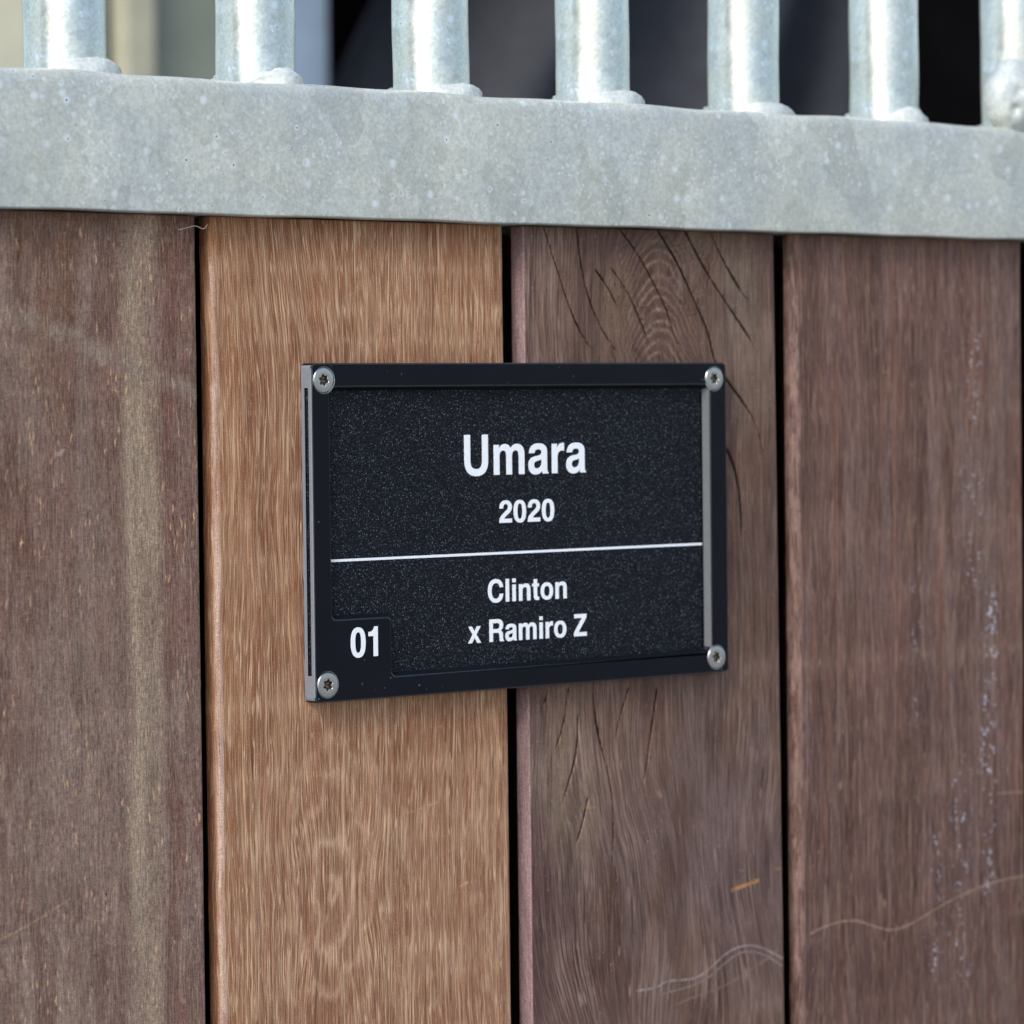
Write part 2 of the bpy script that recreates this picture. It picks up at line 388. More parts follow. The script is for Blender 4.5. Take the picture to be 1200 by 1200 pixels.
SCR3 = [([(131.6,-100.2),(140.9,-100.1),(143.9,-98.3),(156.3,-99.4),(162.8,-97.0),(169.4,-93.0),(175.6,-90.9),(182.2,-90.7),(188.8,-92.8),(196.7,-96.8)], .55, (166,160,162), .98),
        ([(141.9,-102.5),(156.3,-101.3),(163.9,-99.1),(170.5,-95.4),(176.3,-92.9),(182.2,-92.7),(188.8,-94.8),(196.6,-99.3)], .5, (150,144,147), .9),
        ([(148.6,-106.5),(156.2,-104.9),(169.2,-103.3),(182.1,-99.2),(195.1,-93.8)], .6, (150,132,126), .7),
        ([(173.9,-72.0),(185.6,-70.0)], .95, (200,152,98), 1.0), ([(193.5,-66.8),(196.3,-67.0)], .7, (170,130,90), .8),
        ([(108.8,-39.9),(114.5,-40.1)], .6, (160,140,110), .8), ([(141.7,-37.4),(142.8,-39.1)], .7, (160,145,135), .8),
        ([(124.1,-85.5),(124.0,-87.6)], .7, (160,145,135), .8)]
SCR4 = [([(209.9,-89.9),(218.9,-87.7),(231.1,-87.2),(241.4,-91.1),(249.7,-93.2),(260.3,-91.3),(269.3,-88.1),(284.0,-83.9),(303.8,-80.7),(316.3,-80.7)], .6, (164,144,128), .95),
        ([(302.4,-50.4),(316.6,-50.9)], .6, (160,140,124), .9)]

def lerp(a, b, t): return a + (b - a) * t[..., None]

def look(kind, X, Z, S):
    """X, Z in mm on the plank face. Returns grain coords (mm), tint, crack distance, mark colour, drops."""
    n = X.shape; one = np.ones(n)
    crack = np.full(n, 9.0); plain = np.zeros(n); dens = one.copy(); drop = np.zeros(n)
    gu = X + 2.2 * (fbm(X / 38, Z / 90, S) - .5) * 2; gz = Z.copy()
    def C(*c): return np.array(srgb(*c))
    if kind == 1:       # weathered purple-brown board with a pale run down it
        gu = X + 3.0 * (fbm(X / 24, Z / 70, S) - .5)
        t = lerp(C(112, 90, 84), C(96, 72, 64), sstep(fbm(X / 11, Z / 60, S + 1), .35, .65))
        t = lerp(t, C(124, 110, 105), sstep(fbm(X / 7, Z / 50, S + 2), .46, .72) * .6)
        low = sstep(Z, 60, -60)
        t = lerp(t, C(118, 100, 97), low * .35)
        t = lerp(t, C(105, 80, 62), sstep(fbm(X / 14, Z / 40, S + 3), .5, .75) * sstep(Z, 60, 140) * .6)
        cx = -57 + 2.5 * (fbm(Z / 50, Z * 0, S + 4) - .5) * 2 + (Z < 0) * 0 - (Z - 20) * 0.005
        wb = 5.5 + 2 * (fbm(Z / 35, Z * 0 + 3, S + 5) - .5)
        band = sstep(np.abs(X - cx), wb + 2.5, wb - 2.0) * (.55 + .45 * sstep(fbm(X / 6, Z / 30, S + 6), .3, .6))
        t = lerp(t, C(150, 138, 124), band * .9)
        dens = np.where(band > .4, .35, 1.0)
        red = sstep(X, -52, -46) * sstep(fbm(X / 7, Z / 30, S + 7), .38, .6)
        t = lerp(t, C(108, 76, 70), red * .6)
        d, _ = pdist(X, Z, [(-108, 117), (-86.9, 109.8), (-67.1, 101.5), (-37.7, 91.2)])
        t = lerp(t, C(140, 132, 124), sstep(d, 4.5, 0) * (.2 + .5 * sstep(fbm(X / 5, Z / 5, S + 8), .35, .65)))
        t = lerp(t, C(140, 128, 120), sstep(fbm(X / 2.2, Z / 16, S + 14), .58, .70) * sstep(Z, 60, -60) * .6)
        scr = SCR1
        t = t * lerp(one[..., None] * 1.0, np.array([.86, .82, .78]), sstep(Z, 132, 143)).reshape(*n, 3) if False else t
    elif kind == 2:     # orange-brown board with open pale pores
        gu = X + 5.0 * (fbm(X / 30, Z / 70, S) - .5) + 1.2 * (fbm(X / 6, Z / 26, S + 1) - .5) + 0.11 * (Z - 110) * np.exp(-((X + 2) / 24) ** 2) * sstep(Z, 50, 130) + 6 * np.exp(-((X - 12) / 15) ** 2 - ((Z + 60) / 30) ** 2) * np.sin((X - 12) / 9)
        R1 = np.hypot((X - 9.5 - .05 * (Z + 60)) / 1.0, (Z + 57) / 2.3) + 3.0 * (fbm(X / 4.5, Z / 9, S + 2) - .5) * 2
        R2 = np.hypot((X - 22) / 1.0, (Z - 55) / 3.4) + 4.0 * (fbm(X / 6, Z / 13, S + 3) - .5) * 2
        R = np.where(Z < 20, R1, R2)
        ring = .5 + .5 * np.sin(R / 1.05 + 2.5 * fbm(X / 20, Z / 30, S + 9) + 1.6 * (fbm(X / 1.1, Z / 5, S + 19) - .5) * 2)
        ringw = np.exp(-(R1 / 19) ** 2) * (Z < 20) + np.exp(-(R2 / 24) ** 2) * (Z >= 20) * .55
        t = lerp(C(150, 108, 80), C(136, 92, 66), sstep(fbm(X / 5, Z / 34, S + 4), .35, .65))
        t = lerp(t, C(168, 132, 104), sstep(fbm(X / 8, Z / 40, S + 5), .5, .75) * .6)
        t = lerp(t, C(146, 110, 90), sstep(Z, 30, -70) * .6)
        t = lerp(t, C(164, 116, 76), sstep(X, -18, -26) * .25)
        grey = sstep(fbm(X / 3.2, Z / 9, S + 6), .60, .74) * (.15 + .3 * sstep(Z, 60, -80))
        t = lerp(t, C(172, 146, 128), grey)
        t = lerp(t, C(126, 78, 60), (1 - ring) * ringw * .55)
        t = lerp(t, C(206, 178, 154), ring ** 4 * ringw * .75)
        dens = .6 + .4 * sstep(fbm(X / 7, Z / 22, S + 7), .3, .62) + .3 * ring * ringw
        scr = SCR2
        # dark thin line right of centre
        crack = np.minimum(crack, np.maximum(np.abs(gu - (48 + 0 * Z)) + .22 + .4 * fbm(Z / 8, Z * 0, S + 8), 0) + 20 * (Z > 0))
        edge = sstep(X, -29.5, -30.1) * sstep(X, -32.6, -31.6); t = lerp(t, C(118, 84, 62), sstep(X, -31.8, -33.2))
        t = lerp(t, C(206, 190, 182), edge * .8 * (.45 + .55 * sstep(fbm(X / 2, Z / 14, S + 11), .3, .6)))  # left arris: painted highlight, with painted shade on its side
        t = lerp(t, C(160, 112, 74), edge * sstep(Z, 126, 134))
        dens = dens * (1 - .5 * edge) * (1 - .8 * sstep(X, -31.5, -33))
    elif kind == 3:     # dark checked board with a cathedral figure
        shear = 0.25 * (Z - 100) * np.exp(-((X - 190) / 40) ** 2)
        cu = np.hypot(X - 142.9, (np.minimum(Z, 97) * 0 + np.clip(Z - 96, -400, 400)) * .55)
        arch = np.where(Z > 96, np.sign(X - 142.9) * np.hypot(X - 142.9, np.clip(Z - 104, 0, 99) * .0), X - 142.9)
        gu = X + 4.0 * (fbm(X / 30, Z / 60, S) - .5) * 2
        # below the plate the grain sweeps to the lower right
        sw = sstep(Z, 0, -60) * np.exp(-((X - 122) / 28) ** 2)
        gu = gu + sw * (Z + 20) * .20 + sstep(Z, -20, -100) * 6 * np.sin((X - 140) / 16 + Z / 30)
        t = lerp(C(92, 70, 63), C(110, 88, 76), sstep(fbm(X / 14, Z / 30, S + 1), .35, .65))
        up = sstep(Z, 50, 110); low = sstep(Z, 30, -30)
        t = lerp(t, C(124, 108, 96), sstep(fbm(X / 16, Z / 22, S + 2), .45, .65) * .75 * sstep(X, 115, 160) * up)
        t = lerp(t, C(118, 102, 84), sstep(np.hypot(X - 127, (Z - 122)), 16, 3) * .55)
        t = lerp(t, C(132, 122, 112), sstep(np.hypot((X - 180) / 1.0, (Z - 122) / 1.7), 15, 3) * .55)
        t = lerp(t, C(112, 96, 93), sstep(fbm(X / 11, Z / 24, S + 3), .36, .62) * low * .8)
        t = lerp(t, C(136, 122, 106), sstep(np.hypot((X - 104) / 1.0, (Z + 32) / 2.4) + 5 * (fbm(X / 6, Z / 10, S + 22) - .5), 17, 6) * low * .75)
        t = lerp(t, C(116, 104, 108), sstep(np.hypot((X - 176) / 1.4, (Z + 62) / 1.6), 26, 6) * low * .55)
        t = lerp(t, C(88, 66, 64), sstep(X - 88 - .18 * (-Z - 40), 12, 2) * sstep(Z, -30, -60) * .8)
        t = lerp(t, C(84, 64, 62), sstep(fbm(X / 5, Z / 40, S + 4), .52, .7) * .6)
        t = lerp(t, C(76, 56, 50), sstep(X, 178, 190) * sstep(np.abs(Z - 40), 60, 20) * .5)
        # cathedral arches above the plate
        dx = X - 144 - 2.0 * (fbm(X / 9, Z / 9, S + 5) - .5)
        v = Z + dx * dx * .085 - .002 * np.abs(dx) ** 3 * .3 + 2.5 * (fbm(X / 6, Z / 6, S + 6) - .5)
        v = v + 2.2 * (fbm(X / 30, v / 5, S + 15) - .5)
        ring = .5 + .5 * np.sin(v / .58)
        w = np.exp(-(np.abs(dx) / 15.0) ** 2.5) * sstep(Z, 90, 102) * sstep(Z, 146, 132) * (.45 + .75 * sstep(fbm(X / 5, Z / 5, S + 16), .3, .6))
        t = lerp(t, C(150, 124, 108), np.clip(ring ** 5 * w * .85, 0, 1))
        t = lerp(t, C(80, 58, 52), np.clip((1.1 - ring) * w * .55, 0, 1))
        wl = sstep(X, 112, 98) * sstep(Z, 60, 90)
        dens = .25 + .9 * wl + .6 * low * sstep(fbm(X / 10, Z / 30, S + 7), .45, .65)
        gu = gu + 0.35 * np.clip(v - 100, 0, 60) * w
        for pts, wd in zip(CR3, CRW):
            d, T = pdist(X, Z, pts)
            d = d + .22 * (fbm(X / 1.5, Z / 1.5, S + 12) - .5)
            taper = sstep(T, 0, .06) * sstep(T, 1.0, .7) if pts[0][1] < 140 else sstep(T, 1.0, .65)
            crack = np.minimum(crack, np.abs(d) + (1 - taper) * .34 + (1 - wd) * .20 + .22 * (fbm(Z / 7, Z * 0 + pts[0][0], S + 18) - .5) * 2)
        scr = SCR3
        side = X < 87.0
        t = np.where(side[..., None], C(138, 112, 112), t); dens = np.where(side, 0.0, dens)
    else:               # purplish brown board, soft grain
        gu = X + 3.5 * (fbm(X / 26, Z / 80, S) - .5) * 2
        t = lerp(C(106, 82, 78), C(90, 68, 63), sstep(fbm(X / 7, Z / 70, S + 1), .35, .65))
        t = lerp(t, C(116, 100, 98), sstep(fbm(X / 5, Z / 60, S + 2), .5, .72) * .7)
        t = lerp(t, C(120, 86, 68), sstep(fbm(X / 3, Z / 45, S + 3), .58, .74) * .5)
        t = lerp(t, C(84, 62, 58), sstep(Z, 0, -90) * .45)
        t = lerp(t, C(118, 106, 102), sstep(fbm(X / 6, Z / 40, S + 6), .4, .6) * sstep(X, 280, 300) * .5)
        sd = sstep(X, 207.6, 206.4) * (kind == 4)
        t = lerp(t, lerp(C(96, 76, 72), C(134, 114, 110), sstep(fbm(X / 1.5, Z / 6, S + 5), .4, .6)), sd * .9)
        if kind == 4:
            for cx, z0, z1, wd, am in ((292, 112, 20, 5, .45), (299, 20, -50, 3.4, 1.0), (298, -40, -90, 3.0, .6), (283, -35, -115, 4, .75), (270, -60, -115, 3, .5), (262, 30, -30, 4, .25)):
                drop = np.maximum(drop, np.exp(-((X - cx - 4 * (fbm(Z / 14, Z * 0, S + cx) - .5)) / wd) ** 2) * sstep(Z, z0 + 6, z0 - 6) * sstep(Z, z1 - 6, z1 + 6) * am * sstep(fbm(X / 1.6, Z / 3.2, S + 20), .50, .70))
        scr = SCR4 if kind == 4 else []
    for pts, wd, col, am in scr:
        d, T = pdist(X, Z, pts)
        k = sstep(d, wd, wd * .25) * am * (.6 + .4 * sstep(fbm(X / 1.3, Z / 1.3, S + 30), .3, .5))
        t = lerp(t, C(*col), k); plain = np.maximum(plain, k)
    t = t * np.array({1: (1.02, .92, .82), 2: (.86, .74, .675), 3: (.88, .80, .72)}.get(kind, (.90, .82, .76)))
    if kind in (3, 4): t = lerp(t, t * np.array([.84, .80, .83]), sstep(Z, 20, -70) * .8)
    # darker and browner under the rail lip, and hair-line wear
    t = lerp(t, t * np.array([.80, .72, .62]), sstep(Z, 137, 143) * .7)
    sp = sstep(vnoise(X / .55, Z / .55, S + 40), .93, .98) * sstep(fbm(X / 9, Z / 9, S + 41), .45, .62)
    t = lerp(t, C(170, 156, 142), sp * .55)
    return gu, gz, np.clip(t, 0.004, 1), crack, plain, np.clip(dens, 0, 1.3), drop

def plank(x0, x1, kind, mat, edge_r, seed, step=0.4, x1_low=None, z_top=0.1424, lip=4.8):
    """x0, x1 in mm. A tongue-and-groove board: rounded or sharp left arris, groove behind it."""
    P = [(x0 + 7, 22.0), (x0 + 7, lip), (x0 + .15, lip)]
    fine0 = len(P)
    r = edge_r
    for d in np.arange(lip - .2, r, -.4): P.append((x0, d))
    na = max(3, int(r * 1.57 / .35))
    for i in range(na + 1):
        a = math.pi / 2 * i / na
        P.append((x0 + r - r * math.cos(a), r - r * math.sin(a)))
    xs = np.arange(x0 + r + step, x1 - .8 - step * .4, step)
    for x in xs: P.append((float(x), 0.0))
    rr = .8
    for i in range(4):
        a = math.pi / 2 * i / 3
        P.append((x1 - rr + rr * math.sin(a), rr - rr * math.cos(a)))
    P.append((x1, 22.0))
    P = np.array(P)
    zt = z_top * 1000
    zf = np.arange(-126.0, zt + .01, step); zf[-1] = zt
    z = np.concatenate([np.arange(-600, -126, 24.0), zf])
    nx, nz = len(P), len(z)
    X = np.repeat(P[:, 0][None], nz, 0); Y = np.repeat(P[:, 1][None], nz, 0); Z = np.repeat(z[:, None], nx, 1)
    if x1_low is not None:
        t = (142 - Z) / 261.0
        X = X + (X - x0) / (x1 - x0) * (x1_low - x1) * np.clip(t, 0, 2)
    arc = np.concatenate([[0], np.cumsum(np.hypot(np.diff(P[:, 0]), np.diff(P[:, 1])))])
    i0 = int(np.argmax(P[:, 1] <= 1e-6)); U = X.copy()
    U[:, :i0] = X[:, i0:i0 + 1] - (arc[i0] - arc[:i0])[None]
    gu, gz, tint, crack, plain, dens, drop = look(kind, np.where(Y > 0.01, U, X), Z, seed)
    if kind == 3:
        sidem = (np.arange(nx) < i0)[None] & np.ones((nz, 1), bool)
        tint[sidem] = np.array(srgb(150, 125, 124)) * (1 + .10 * (fbm(X / 2, Z / 20, 5)[sidem] - .5)[:, None])
        dens[sidem] = 0; plain[sidem] = .8
    # relief of the surface itself: shallow undulation, sunk cracks, weathered arris
    rel = .22 * (fbm(X / 16, Z / 60, seed + 50) - .5) + .10 * (fbm(gu / 1.4, Z / 24, seed + 51) - .5)
    front = (np.arange(nx) >= fine0)
    groove = .75 * sstep(crack, .55, .05)
    Y2 = Y + np.where(front[None], rel + groove, 0)
    if edge_r > 1.5:
        wob = .55 * (fbm(Z / 13, Z * 0, seed + 60) - .5) + .3 * (fbm(Z / 3.5, Z * 0, seed + 61) - .5)
        k = np.zeros(nx); k[fine0:i0 + 4] = 1
        X = X + wob * k[None]
    n = nx * nz
    co = np.stack([X, Y2, Z], -1).reshape(-1, 3) / 1000.0
    me = bpy.data.meshes.new('plank')
    idx = np.arange(n).reshape(nz, nx)
    j = (np.arange(nx) + 1) % nx
    q = np.stack([idx[:-1, :], idx[:-1, j], idx[1:, j], idx[1:, :]], -1).reshape(-1, 4)
    caps = np.concatenate([idx[0, ::-1], idx[-1, :]])
    loops = np.concatenate([q.ravel(), caps])
    nq = len(q)
    me.vertices.add(n); me.vertices.foreach_set('co', co.ravel())
    me.loops.add(len(loops)); me.loops.foreach_set('vertex_index', loops.astype(np.int32))
    me.polygons.add(nq + 2)
    st = np.concatenate([np.arange(nq) * 4, [nq * 4, nq * 4 + nx]]).astype(np.int32)
    me.polygons.foreach_set('loop_start', st)
    me.update(calc_edges=True); me.validate()
    def add(nm, ty, key, arr):
        a = me.attributes.new(nm, ty, 'POINT'); a.data.foreach_set(key, np.ascontiguousarray(arr, np.float32).ravel())
    add('grain', 'FLOAT_VECTOR', 'vector', np.stack([gu, gz, 0 * gu], -1) / 1000.0)
    add('tint', 'FLOAT_COLOR', 'color', np.concatenate([tint, np.ones((nz, nx, 1))], -1))
    add('mark', 'FLOAT_COLOR', 'color', np.stack([0 * plain, plain, dens, 0 * plain + 1], -1))
    add('crackdist', 'FLOAT', 'value', crack)
    add('drop', 'FLOAT', 'value', drop)
    o = link('plank', me, mat, None, smooth=True)
    on_door(o)
    return o

W1 = wood_material('weathered_plank_wood', srgb(156, 136, 120), srgb(82, 58, 50), .40, .30, fleck=1.0, fleck_col=srgb(204, 166, 126), ripple=.5, across=1300, along=95, rough=.6, ridge=(900, 48, .035))
W2 = wood_material('open_pored_plank_wood', srgb(218, 186, 150), srgb(92, 54, 34), .70, .45, across=2200, along=30, pale_lo=.56, pale_hi=.64, rough=.62, ridge=(1500, 26, .038), pitted=.5, second=.45)
W3 = wood_material('checked_plank_wood', srgb(158, 132, 120), srgb(48, 32, 28), .72, .60, across=1800, along=45, rough=.55, ripple=.15, ridge=(1200, 20, .040), pitted=.6)
W4 = wood_material('dark_plank_wood', srgb(152, 122, 106), srgb(62, 42, 38), .60, .45, across=1400, along=42, rough=.56, ripple=.15, drops=.85, ridge=(850, 24, .032))
tag(plank(-155.5, -37.2, 1, W1, .8, 11), 'weathered purple-brown plank with a pale vertical stain and tan flecks')
tag(plank(-32.6, 78.8, 2, W2, 2.6, 23), 'orange-brown plank with pale open pores')
tag(plank(87.2, 195.9, 3, W3, .35, 37, x1_low=197.7, lip=6.2), 'dark plank with drying cracks and an arched grain figure')
tag(plank(204.6, 317.0, 4, W4, 3.0, 53), 'dark purplish-brown plank with a worn left arris and pale specks')
tag(plank(325.6, 438.0, 5, W4, 3.0, 71, step=1.2), None)
# sheet added behind the joints, their shade put into its near-black colour
on_door(from_bm('backing_board', box_bm(-0.16, 0.45, 0.0235, 0.032, -0.60, 0.1415), M_dark))

# rail: rounded square tube
def rail():
    z0, z1, y0, y1 = 0.1427, 0.1816, -0.006, 0.034
    prof = []
    rad = {0: .0040, 1: .0040, 2: .0025, 3: .0006}
    for k, (cy, cz, a0) in enumerate(((y0, z1, 180), (y1, z1, 90), (y1, z0, 0), (y0, z0, -90))):
        r = rad[k]; yy = cy + (r if cy == y0 else -r); zz = cz + (r if cz == z0 else -r)
        for i in range(7):
            a = R(a0 - 90 * i / 6)
            prof.append((yy + r * math.cos(a), zz + r * math.sin(a)))
    bm = bmesh.new(); xs = np.arange(-0.50, 0.621, 0.004); rows = []
    for x in xs:
        w = 0.00022 * (math.sin(x * 61) + math.sin(x * 143 + 1))
        rows.append([bm.verts.new((x, y + (w * .6 if y < 0.014 else 0), z + (w if z > .16 else w * .5))) for y, z in prof])
    n = len(prof)
    for a, b in zip(rows[:-1], rows[1:]):
        for i in range(n): bm.faces.new((a[i], a[(i + 1) % n], b[(i + 1) % n], b[i]))
    bm.faces.new(rows[0]); bm.faces.new(rows[-1][::-1])
    return on_door(from_bm('top_rail', bm, M_rail, None, True))
rail()

# bars and their welds
BX0, BP, BR, BY, ZT = -0.0715, 0.06695, 0.01178, 0.014, 0.1816
def bar_mesh(seed):
    bm = bmesh.new(); seg = 56; zs = [ZT - .002] + list(np.arange(ZT + .002, ZT + .14, .003)) + [0.40, 0.70]
    rows = []
    for z in zs:
        row = []
        for i in range(seg):
            a = 2 * math.pi * i / seg
            r = BR + .00012 * math.sin(3 * a + z * 70 + seed) + .00008 * math.sin(z * 210 + seed * 2 + a)
            row.append(bm.verts.new((r * math.cos(a), r * math.sin(a), z)))
        rows.append(row)
    for a, b in zip(rows[:-1], rows[1:]):
        for i in range(seg): bm.faces.new((a[i], a[(i + 1) % seg], b[(i + 1) % seg], b[i]))
    bm.faces.new(rows[-1])
    return bm
def weld_bm(seed, front=True):
    rnd = random.Random(seed); bm = bmesh.new()
    bmesh.ops.create_icosphere(bm, subdivisions=4, radius=1.0)
    s = -1 if front else 1; ph = rnd.random() * 6; w = .0150 * rnd.uniform(.94, 1.06); hgt = .0050 * rnd.uniform(.85, 1.12)
    for v in bm.verts:
        x, y, z = v.co
        k = 1 + .07 * math.sin(5 * x + ph) + .05 * math.sin(9 * y + 4 * x + ph) + .03 * math.sin(17 * x + 11 * z)
        th = x * w / BR * .62
        rr = BR * .84 + (y * s * .5 + .5) * .0066 * k
        px = rr * math.sin(th) * 1.05; py = s * rr * math.cos(th)
        v.co = (px * k, py, ZT - .0006 + z * hgt * k * (1 - .25 * x * x))
    return bm
for i in range(-1, 8):
    x = BX0 + BP * i
    b = from_bm('bar', bar_mesh(i * 1.7), M_bar, None, True)
    b.location = (x, BY, 0); on_door(b)
    wf = from_bm('weld_bead', weld_bm(20 + i), M_weld, None, True); wf.location = (0, 0, 0); wf.parent = b
    wb = from_bm('weld_bead', weld_bm(60 + i, False), M_weld, None, True); wb.parent = b

# lumpy galvanised fixing in front of the seventh bar
def lump():
    bm = bmesh.new(); bmesh.ops.create_icosphere(bm, subdivisions=5, radius=1.0)
    pits = [((-.38, -.85, .10), .20, .16), ((-.52, -.75, -.42), .17, .18), ((.25, -.9, -.2), .2, .08), ((.05, -.9, .5), .2, .12)]
    for v in bm.verts:
        d = v.co.normalized(); k = 1 + .03 * math.sin(4 * d.x + 3 * d.z) + .02 * math.sin(7 * d.z + 2 * d.x + 1) + .01 * math.sin(13 * d.x - 9 * d.z)
        for c, r, dep in pits:
            q = (d - Vector(c).normalized()).length
            if q < r * 1.6: k -= dep * math.exp(-(q / r) ** 2 * 1.6)
        v.co = Vector((d.x * .0128, d.y * .0085, d.z * .0128)) * k
    o = from_bm('bolt_head', bm, M_weld, None, True); o.location = (0.3125, -0.0015, 0.1925); on_door(o)
lump()

# ---------------------------------------------------------------- name plate
plate = empty('name_plate', (0.084, 0.0, 0.0))
tag(plate, 'black rectangular stall name plate with white lettering screwed over the joint of two planks', 'name plate')
PP = Matrix.Translation(-plate.location)
def on_plate(o):
    o.parent = plate; o.matrix_parent_inverse = PP; return o
W, H, F = 0.1686, 0.1, -0.0051

def rloop(pts, radii, seg=5):
    """rounded polygon, pts CCW (x right, z up); negative turn corners rounded too"""
    out = []; n = len(pts)
    for i in range(n):
        p = np.array(pts[i]); a = np.array(pts[i - 1]); b = np.array(pts[(i + 1) % n])
        u = (a - p) / np.linalg.norm(a - p); v = (b - p) / np.linalg.norm(b - p); r = radii[i]
        c = p + (u + v) * r
        s = p + u * r; e = p + v * r
        a0 = math.atan2(*(s - c)[::-1]); a1 = math.atan2(*(e - c)[::-1]); d = (a1 - a0 + math.pi) % (2 * math.pi) - math.pi
        for k in range(seg + 1):
            a_ = a0 + d * k / seg; out.append((c[0] + r * math.cos(a_), c[1] + r * math.sin(a_)))
    return out
def outer(off):
    r = .0016 - off
    P = [(off, off), (W - off, off), (W - off, H - off), (off, H - off)]
    L = rloop(P, [r] * 4, 5)
    # two extra vertices on the left edge, where the slot for the insert starts and stops
    return L + [(off, .0927), (off, .0080)]
def window(d):
    xl, xr, zt, zb, xt, ztab = .0067 + d, .1611 - d, .0929 - d, .0064 + d, .0290 + d, .0243 + d
    P = [(xt, zb), (xr, zb), (xr, zt), (xl, zt), (xl, ztab), (xt, ztab)]
    rr = [.0018 - d * .6] * 5 + [.0014 + d * .6]
    return rloop(P, rr, 5)
SCREWS = [(0.0047, 0.0950), (0.1631, 0.0948), (0.0046, 0.0053), (0.1629, 0.0050)]
def plate_frame():
    bm = bmesh.new()
    def ring(L, y): return [bm.verts.new((x, y, z)) for x, z in L]
    def bridge(A, B):
        n = len(A)
        for i in range(n): bm.faces.new((A[i], A[(i + 1) % n], B[(i + 1) % n], B[i]))
    e = .00045
    o0 = ring(outer(e), F)
    w0 = ring(window(-.00045), F)
    holes = []
    for cx, cz in SCREWS:
        L = [(cx + .00405 * math.cos(2 * math.pi * k / 32), cz + .00405 * math.sin(2 * math.pi * k / 32)) for k in range(32)]
        holes.append(ring(L, F))
    allv = [v for L in [o0, w0] + holes for v in L]
    for a, b, c in tessellate_polygon([[v.co.copy() for v in L] for L in [o0, w0] + holes]):
        bm.faces.new((allv[a], allv[b], allv[c]))
    # outer edge: rounded arris, then the side with its slot
    o1 = ring(outer(e * .3), F + e * .3); o2 = ring(outer(0), F + e)
    bridge(o0, o1); bridge(o1, o2)
    ya, yb = F + .0016, F + .0034
    o3 = ring(outer(0), ya); o4 = ring(outer(0), yb); o5 = ring(outer(0), -.0002)
    bridge(o2, o3); bridge(o4, o5)
    n = len(o3)
    for i in range(n):
        if i == n - 2: continue                      # the slot
        bm.faces.new((o3[i], o3[(i + 1) % n], o4[(i + 1) % n], o4[i]))
    a, b, c, d = o3[n - 2], o3[n - 1], o4[n - 1], o4[n - 2]
    inn = [bm.verts.new(v.co + Vector((.0016, 0, 0))) for v in (a, b, c, d)]
    for p, q, r_, s_ in ((a, b, inn[1], inn[0]), (b, c, inn[2], inn[1]), (c, d, inn[3], inn[2]), (d, a, inn[0], inn[3])):
        bm.faces.new((p, q, r_, s_))
    # window wall: small rounding then a slope down to the insert
    w1 = ring(window(0), F + .0003); w2 = ring(window(.0011), F + .00245); w3 = ring(window(.0013), F + .0026)
    bridge(w0, w1); bridge(w1, w2); bridge(w2, w3)
    for (cx, cz), h0 in zip(SCREWS, holes):
        prev = h0
        for rr, y in ((.00385, F + .00025), (.0038, F + .0012), (.0020, F + .0024)):
            cur = ring([(cx + rr * math.cos(2 * math.pi * k / 32), cz + rr * math.sin(2 * math.pi * k / 32)) for k in range(32)], y)
            bridge(prev, cur); prev = cur
        bm.faces.new(prev)
    o = from_bm('frame', bm, M_plastic)
    for mm in (M_edge, M_wall, M_arris): o.data.materials.append(mm)                # scuffed grey saw cuts, wall darkened for shade, arris with painted highlight
    for p in o.data.polygons:
        c = p.center; y = c.y - F
        near = min(math.hypot(c.x - a, c.z - b) for a, b in SCREWS)
        if near < .0042 and p.area < 2e-6: p.material_index = 1 if y < .0002 else 0  # hole rim takes the light edge grey as a painted highlight
        elif abs(p.normal.x) > .75 and c.x > .1: p.material_index = 2
        elif abs(p.normal.x) > .75 and p.area > 2e-7: p.material_index = 1
        elif 1e-6 < y < .0003: p.material_index = 3
    return on_plate(o)
plate_frame()
on_plate(from_bm('back_plate', box_bm(.002, W - .002, -.0012, -.0004, .002, H - .002), M_dark))
on_plate(from_bm('insert_panel', box_bm(.0030, .1592, F + .0024, -.0014, .0050, .0945, .0001, 1), M_panel))
on_plate(from_bm('insert_edge', box_bm(.00045, .0029, F + .00185, F + .00335, .0082, .0925), M_panel))

def screw(cx, cz, rot):
    bm = bmesh.new(); N = 72
    def ring(rf, y, c=(0, 0)):
        return [bm.verts.new((cx + c[0] + rf(2 * math.pi * k / N) * math.cos(2 * math.pi * k / N), y, cz + c[1] + rf(2 * math.pi * k / N) * math.sin(2 * math.pi * k / N))) for k in range(N)]
    def bridge(A, B):
        for i in range(N): bm.faces.new((A[i], A[(i + 1) % N], B[(i + 1) % N], B[i]))
    star = lambda s: (lambda a: s * (.00152 + .00027 * math.cos(6 * (a + rot))))
    y = F - .00022
    rs = [ring(lambda a: .0019, F + .0022), ring(lambda a: .00368, F + .00045), ring(lambda a: .00372, F + .0001), ring(lambda a: .00356, y + .00008), ring(lambda a: .0033, y),
          ring(lambda a: .0024, y - .00006), ring(star(1.07), y - .00004), ring(star(1.0), y + .00012)]
    for a, b in zip(rs[:-1], rs[1:]): bridge(a, b)
    bm.faces.new(rs[0])
    o = from_bm('screw', bm, M_steel, None)
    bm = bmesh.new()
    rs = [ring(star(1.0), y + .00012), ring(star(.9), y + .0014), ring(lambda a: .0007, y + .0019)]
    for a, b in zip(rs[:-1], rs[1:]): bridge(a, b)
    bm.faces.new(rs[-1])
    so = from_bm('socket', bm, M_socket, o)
    me = o.data
    me.polygons.foreach_set('use_smooth', [False] * len(me.polygons))
    return on_plate(o)
for (cx, cz), rt, (dx, dz) in zip(SCREWS, (.3, .1, .65, .2), ((-.0002, 0), (0, 0), (0, -.0001), (0, 0))):
    screw(cx + dx, cz + dz, rt)

